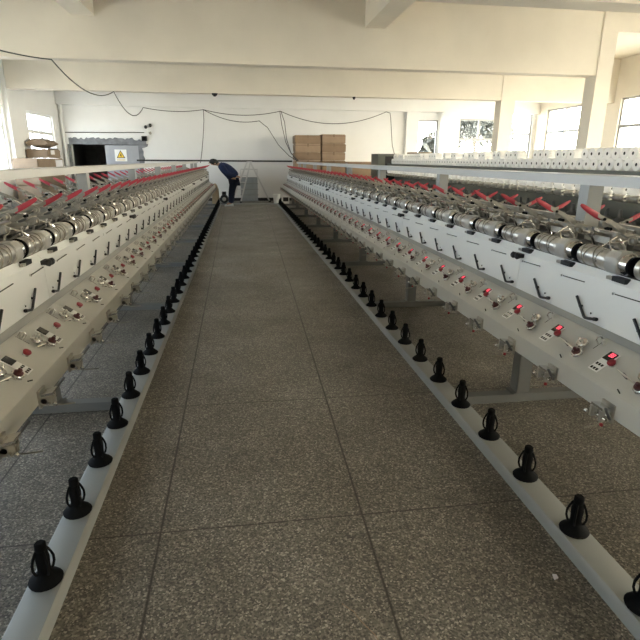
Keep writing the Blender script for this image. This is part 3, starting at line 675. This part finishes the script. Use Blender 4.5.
# corner boxes by the left window
carton(-6.0, -5.36, 15.6, 17.75, 0, .78, 'long grey-brown carton on floor under the left window', None, 'carddull', 'carddull')
lc = carton(-6.0, -5.36, 15.6, 17.75, .788, 1.49, 'long grey-brown carton with white paper sheet, stacked under left window', None, 'carddull', 'carddull')
m = MB(); m.box(.322, .326, .35, .98, .25, .66, 'paper'); obj('paper_sheet', m.mesh('paper_sheet', smooth=0), lc)
ub = carton(-5.98, -5.40, 16.6, 17.7, 1.498, 1.745, 'brown carton with small white label on top of the long cartons', None, 'carddull', 'carddull')
m = MB(); m.box(.292, .295, -.30, .02, .10, .22, 'paper'); obj('label_sheet', m.mesh('label_sheet', smooth=0), ub)
m = MB(); rr = []
for i in range(8):
    f = i / 7; y = 16.62 + f * 1.0; rr.append([(-5.69 + math.cos(2 * PI * k / 14) * .28 * (1 + .1 * math.sin(k * 3 + i)), y, 1.91 + math.sin(2 * PI * k / 14) * (.115 + .035 * math.sin(i * 1.7 + k)) * (.75 if i in (0, 7) else 1)) for k in range(14)])
m.rings(rr, 'carddull'); m.box(-5.42, -5.39, 16.7, 17.5, 1.745, 1.775, 'black'); tag(obj('crumpled_sack', m.mesh('crumpled_sack', smooth=25)), 'crumpled brown sack lying on the cartons under left window', 'sack')

# ------------------------------------------------------------------ ladder, board, buckets at the end of the aisle
t = thing('step_ladder', 'open aluminium step ladder standing by the white far wall', 'ladder', (.35, 19.75, 0))
tp = (0.0, 0, 1.42)
def pfront(k, f): # front rails: k side
    return Vector((-.50 + .50 * f + k * (.16 - .10 * f) * 1.0 - .02, -.25 + .25 * f, 1.42 * f))
for k in (-1, 1):
    m = MB(); m.bar(pfront(k, 0) + Vector((0, 0, .02)), pfront(k, 1), .05, .03, 'aluframe', up=(0, 1, 0)); fr_ = obj('front_rail', m.mesh('front_rail'), t)
    q = pfront(k, 0); m = MB(); m.box(q.x - .035, q.x + .035, q.y - .03, q.y + .03, 0, .05, 'black'); obj('rubber_foot', m.mesh('rubber_foot'), fr_)
for i in range(1, 6):
    f = i / 6; p, q = pfront(-1, f), pfront(1, f); m = MB(); m.box(p.x, q.x, p.y - .04, p.y + .04, p.z - .012, p.z + .012, 'aluframe'); obj('tread', m.mesh('tread'), t)
for k in (-1, 1):
    m = MB(); e0 = Vector((.70, .20 + k * .17, .02)); m.bar(e0, (.03, .02 + k * .06, 1.41), .05, .03, 'aluframe', up=(0, 1, 0)); fr_ = obj('rear_rail', m.mesh('rear_rail'), t)
    m = MB(); m.box(e0.x - .04, e0.x + .05, e0.y - .03, e0.y + .03, 0, .055, 'black'); obj('rubber_foot', m.mesh('rubber_foot'), fr_)
m = MB(); m.box(-.07, .09, -.12, .14, 1.40, 1.435, 'aluframe'); obj('top_cap', m.mesh('top_cap', bevel=.006), t)
t = thing('slatted_panel', 'grey ribbed metal panel leaning behind the step ladder', 'panel', (.32, 20.1, 0))
m = MB(); m.box(-.31, .31, -.02, .03, .02, .86, 'greyboard'); obj('sheet', m.mesh('sheet'), t)
for z in (.02, .24, .44, .64, .86):
    m = MB(); m.box(-.33, .33, -.045, .035, z - .012, z + .012, 'framegrey'); obj('cross_bar', m.mesh('cross_bar', bevel=.004), t)
m = MB(); m.box(-.30, .32, -.04, .03, 1.13, 1.17, 'aluframe'); 
for x in (-.30, .30): m.box(x - .015, x + .015, -.03, .02, .86, 1.13, 'aluframe')
obj('top_rail', m.mesh('top_rail'), t)
t = thing('white_bucket', 'white plastic bucket on floor at end of the right machine', 'bucket', (1.26, 19.05, 0))
m = MB(); m.lathe((0, 0, 0), (0, 0, .31), [(0, .10), (.02, .105), (.92, .125), (.93, .135), (1, .135)], 'label', 20); obj('pail', m.mesh('pail'), t)
m = MB(); m.lathe((0, 0, .31), (0, 0, .33), [(0, .137), (.6, .137), (1, .10)], 'label', 20); obj('lid', m.mesh('lid'), t)
t = thing('white_crate', 'small white box with dark opening beside the white bucket', 'box', (1.57, 19.1, 0))
m = MB(); m.box(-.13, .13, -.12, .12, 0, .26, 'label'); obj('body', m.mesh('body', bevel=.008), t)
m = MB(); m.box(-.09, .10, -.124, -.12, .08, .22, 'black'); obj('front_opening', m.mesh('front_opening'), t)
t = thing('drive_motor', 'dark motor unit on floor beside the bent worker', 'motor', (-.57, 18.85, 0))
m = MB(); m.box(-.16, .16, -.15, .15, 0, .05, 'darksteel'); m.lathe((0, -.2, .19), (0, .2, .19), [(0, .09), (.08, .14), (.9, .14), (1, .09)], 'black', 18); obj('casing', m.mesh('casing'), t)
m = MB(); m.box(-.07, .07, -.06, .06, .32, .43, 'black'); obj('terminal_box', m.mesh('terminal_box', bevel=.006), t)
m = MB(); m.lathe((0, -.24, .19), (0, -.2, .19), [(0, .05), (.3, .065), (1, .065)], 'alu', 14); obj('pulley', m.mesh('pulley'), t)
m = MB(); m.prism([(-.13, 0), (.13, 0), (.11, .50), (.06, .66), (-.02, .72), (-.09, .60)], -.12, .12, 'yellowpart', 'y'); m.map(lambda x, y, z: (x - .86, y + 18.82, z)); tag(obj('canvas_bag', m.mesh('canvas_bag', bevel=.02)), 'tan bag standing on floor at end of left machine', 'bag')

# ------------------------------------------------------------------ worker bending over the end of the left machine
def skin_mesh(name, verts, edges, radii, mt, parent, sub=2, root_i=0):
    me = bpy.data.meshes.new(name); me.from_pydata(verts, edges, []); me.materials.append(M[mt])
    o = bpy.data.objects.new(name, me); COL.objects.link(o); o.parent = parent
    sm = o.modifiers.new('skin', 'SKIN'); sm.use_smooth_shade = True
    for i, r in enumerate(radii):
        d = me.skin_vertices[0].data[i]; d.radius = r if isinstance(r, tuple) else (r, r); d.use_root = (i == root_i)
    ss = o.modifiers.new('sub', 'SUBSURF'); ss.levels = sub; ss.render_levels = sub
    return o
pr = thing('person', 'person in dark navy work clothes bending over the left machine end', 'person', (-.44, 18.1, 0)); pr.scale = (1.12, 1.12, 1.05)
# local coordinates; faces -x
V, E, R_ = [], [], []
def ad(p, r, par=None):
    V.append(p); R_.append(r); i = len(V) - 1
    if par is not None: E.append((par, i))
    return i
pel = ad((.22, 0, .90), .115); sp = ad((.10, 0, 1.05), .11, pel); ch = ad((-.05, 0, 1.19), .125, sp); nb = ad((-.175, 0, 1.265), .07, ch)
nk = ad((-.235, 0, 1.29), .055, nb); hd = ad((-.31, 0, 1.315), (.09, .082), nk); hf = ad((-.40, 0, 1.318), (.088, .075), hd); cn = ad((-.452, 0, 1.285), .05, hf)
feet = []
for k in (-1, 1):
    hp = ad((.20, k * .09, .84), .085, pel); kn = ad((.13, k * .10, .48), .058, hp); an = ad((.10, k * .10, .09), .042, kn); tt_ = ad((-.04, k * .11, .035), .035, an); feet.append((.03, k * .10))
    sh = ad((-.13, k * .17, 1.22), .06, ch); el = ad((.06, k * .27, 1.00), .043, sh); wr = ad((.25, k * .20, .93), .03, el); pm_ = ad((.31, k * .185, .905), (.036, .016), wr)
    for q, (dy, dz, ln) in enumerate(((.026, .012, .07), (.010, .008, .08), (-.006, .0, .076), (-.02, -.008, .062))):
        f1 = ad((.33 + ln * .35, k * (.18 + dy * .9), .90 + dz), .009, pm_); ad((.33 + ln * .8, k * (.165 + dy * .9), .878 + dz), .008, f1)
    th = ad((.30, k * .16, .93), .011, pm_); ad((.335, k * .145, .935), .009, th)
skin_mesh('body', V, E, R_, 'skin', pr)
nose = MB(); nose.lathe((-.468, 0, 1.322), (-.503, 0, 1.300), [(0, .022), (1, .008)], 'skin', 8)
for k in (-1, 1): nose.lathe((-.32, k * .078, 1.30), (-.325, k * .098, 1.305), [(0, .03), (.6, .03), (1, .02)], 'skin', 10); nose.lathe((-.468, k * .03, 1.342), (-.482, k * .03, 1.34), [(0, .012), (1, .006)], 'black', 8)
nose.box(-.484, -.470, -.025, .025, 1.276, 1.281, 'redknob')
obj('face', nose.mesh('face'), pr)
hm = MB(); rr = []
for i in range(9):
    a_ = PI * i / 8; c = Vector((-.345, 0, 1.345)); ax = Vector((-1, 0, .1)).normalized()
    rr.append([c + ax * (-.14 * math.cos(a_)) + Vector((0, math.cos(2 * PI * k / 14) * .108, math.sin(2 * PI * k / 14) * .10)) * max(math.sin(a_), .05) for k in range(14)])
hm.rings(rr, 'hair'); obj('hair', hm.mesh('hair', smooth=60), pr)
# jacket (torso + sleeves), trousers, shoes
V, E, R_ = [], [], []
j0 = ad((.225, 0, .85), (.185, .20)); j1 = ad((.165, 0, .96), (.19, .20), j0); j2 = ad((.06, 0, 1.08), (.20, .20), j1); j3 = ad((-.06, 0, 1.18), (.19, .21), j2); j4 = ad((-.165, 0, 1.25), (.13, .14), j3); ad((-.21, 0, 1.28), .08, j4)
for k in (-1, 1):
    a1 = ad((-.11, k * .175, 1.22), .085, j3); a2 = ad((-.03, k * .235, 1.10), .075, a1); a3 = ad((.065, k * .275, 1.00), .064, a2); a4 = ad((.16, k * .24, .965), .058, a3); ad((.285, k * .195, .915), .056, a4)
skin_mesh('jacket', V, E, R_, 'navy', pr)
V, E, R_ = [], [], []
t0 = ad((.23, 0, .88), (.165, .18))
for k in (-1, 1):
    t1 = ad((.215, k * .085, .78), .135, t0); t2 = ad((.17, k * .095, .62), .118, t1); t3 = ad((.135, k * .10, .46), .104, t2); t4 = ad((.115, k * .10, .26), .096, t3); ad((.10, k * .10, .075), .09, t4)
skin_mesh('trousers', V, E, R_, 'navydark', pr)
for k in (-1, 1):
    m = MB(); rr = []
    for x, w, h in ((.09, .03, .05), (.07, .042, .085), (.0, .045, .095), (-.07, .05, .07), (-.13, .046, .05), (-.17, .025, .03)):
        rr.append([(x + .075, k * .105 + w * math.cos(2 * PI * q / 12), max(0.0, h * .5 + h * .5 * math.sin(2 * PI * q / 12))) for q in range(12)])
    m.rings(rr, 'shoe'); obj('shoe', m.mesh('shoe', smooth=60), pr)

m = MB(); m.tube([(.30, 1.44, .004), (.335, 1.40, .004), (.35, 1.36, .004), (.385, 1.30, .004), (.40, 1.24, .004)], .0014, 'cardpale', 5); tag(obj('thread_scrap', m.mesh('thread_scrap')), 'pale thread scrap lying on floor in the aisle foreground', 'thread')
m = MB(); m.prism([(0, 0), (.018, .004), (.02, .02), (.006, .024)], .0, .006, 'paper', 'z'); m.map(lambda x, y, z: (x + 1.11, y + 1.44, z)); tag(obj('paper_scrap', m.mesh('paper_scrap', smooth=0)), 'tiny white paper scrap on floor beside right peg rail', 'scrap')

# ------------------------------------------------------------------ outside
m = MB(); m.box(-60, 70, -50, 80, -.9, -.6, 'yard'); o = struct('ground', m.mesh('ground', smooth=0))
def tree(x, y, h, mt, label, n, r, big=False, sd=1):
    rg = random.Random(sd); t = thing('garden_tree', label, 'tree', (x, y, -.6))
    m = MB(); m.tube([(0, 0, 0), (.1, 0, h * .4), (-.05, .1, h * .75), (.05, 0, h)], .12, 'bark', 8); obj('trunk', m.mesh('trunk'), t)
    m = MB()
    for i in range(n):
        a, e = rg.uniform(0, 2 * PI), rg.uniform(-.6, 1.2); q = r * rg.random() ** .5
        c = Vector((math.cos(a) * math.cos(e) * q, math.sin(a) * math.cos(e) * q, h * .85 + math.sin(e) * q * .8))
        d = Vector((rg.uniform(-1, 1), rg.uniform(-1, 1), rg.uniform(-.8, .4))).normalized(); sd_ = d.cross(Vector((0, 0, 1))).normalized()
        L_ = (rg.uniform(.7, 1.3) if big else rg.uniform(.14, .3)); w = L_ * (.16 if big else .3)
        m.add([c, c + d * L_ * .4 + sd_ * w, c + d * L_ - Vector((0, 0, L_ * .25)), c + d * L_ * .4 - sd_ * w, c + d * L_ * .4 + Vector((0, 0, w * .4))], [(0, 1, 4), (1, 2, 4), (2, 3, 4), (3, 0, 4)], mt)
    obj('foliage', m.mesh('foliage', smooth=0), t)
tree(9.6, 27.0, 3.4, 'leaf', 'dark broad-leaved tree outside the far wall window', 60, .8, True, 4)
tree(13.0, 29.0, 4.4, 'leafpale', 'pale leafy tree seen through window right of the white pillar', 4500, 2.0, False, 5)

# ------------------------------------------------------------------ daylight
w = bpy.data.worlds.new('daylight'); SC.world = w; w.use_nodes = True
nt = w.node_tree; N = nt.nodes; L = nt.links; bg = N['Background']
tc = N.new('ShaderNodeTexCoord'); sp_ = N.new('ShaderNodeSeparateXYZ'); L.new(tc.outputs['Generated'], sp_.inputs[0])
mr = N.new('ShaderNodeMapRange'); mr.inputs['From Min'].default_value = -.7; mr.inputs['From Max'].default_value = .7; L.new(sp_.outputs['X'], mr.inputs['Value'])
rp = N.new('ShaderNodeValToRGB'); L.new(mr.outputs['Result'], rp.inputs['Fac'])
rp.color_ramp.elements[0].color = (0.49, 0.575, 0.69, 1); rp.color_ramp.elements[1].color = (1.80, 1.62, 1.34, 1)
e = rp.color_ramp.elements.new(.5); e.color = (1, 1, 1, 1)
L.new(rp.outputs['Color'], bg.inputs['Color']); bg.inputs['Strength'].default_value = 6.0
def portal(loc, rot, sx, sy):
    l = bpy.data.lights.new('window_portal', 'AREA'); l.shape = 'RECTANGLE'; l.size = sx; l.size_y = sy; l.cycles.is_portal = True
    o = bpy.data.objects.new('window_portal', l); COL.objects.link(o); o.location = loc; o.rotation_euler = rot
for (a, b, z0, z1) in left_win: portal((XL - .2, (a + b) / 2, (z0 + z1) / 2), (0, -PI / 2, 0), z1 - z0, b - a)
for (a, b, z0, z1) in right_win: portal((XR + .2, (a + b) / 2, (z0 + z1) / 2), (0, PI / 2, 0), z1 - z0, b - a)
for (a, b, z0, z1) in back_win: portal(((a + b) / 2, YB + .2, (z0 + z1) / 2), (-PI / 2, 0, 0), b - a, z1 - z0)

SC.view_settings.view_transform = 'Standard'; SC.view_settings.look = 'None'; SC.view_settings.gamma = 1.0
SC.view_settings.use_curve_mapping = False; SC.view_settings.exposure = 1.6
try:
    SC.cycles.use_denoising = True; SC.cycles.max_bounces = 12; SC.cycles.diffuse_bounces = 8; SC.cycles.transparent_max_bounces = 12
except Exception: pass
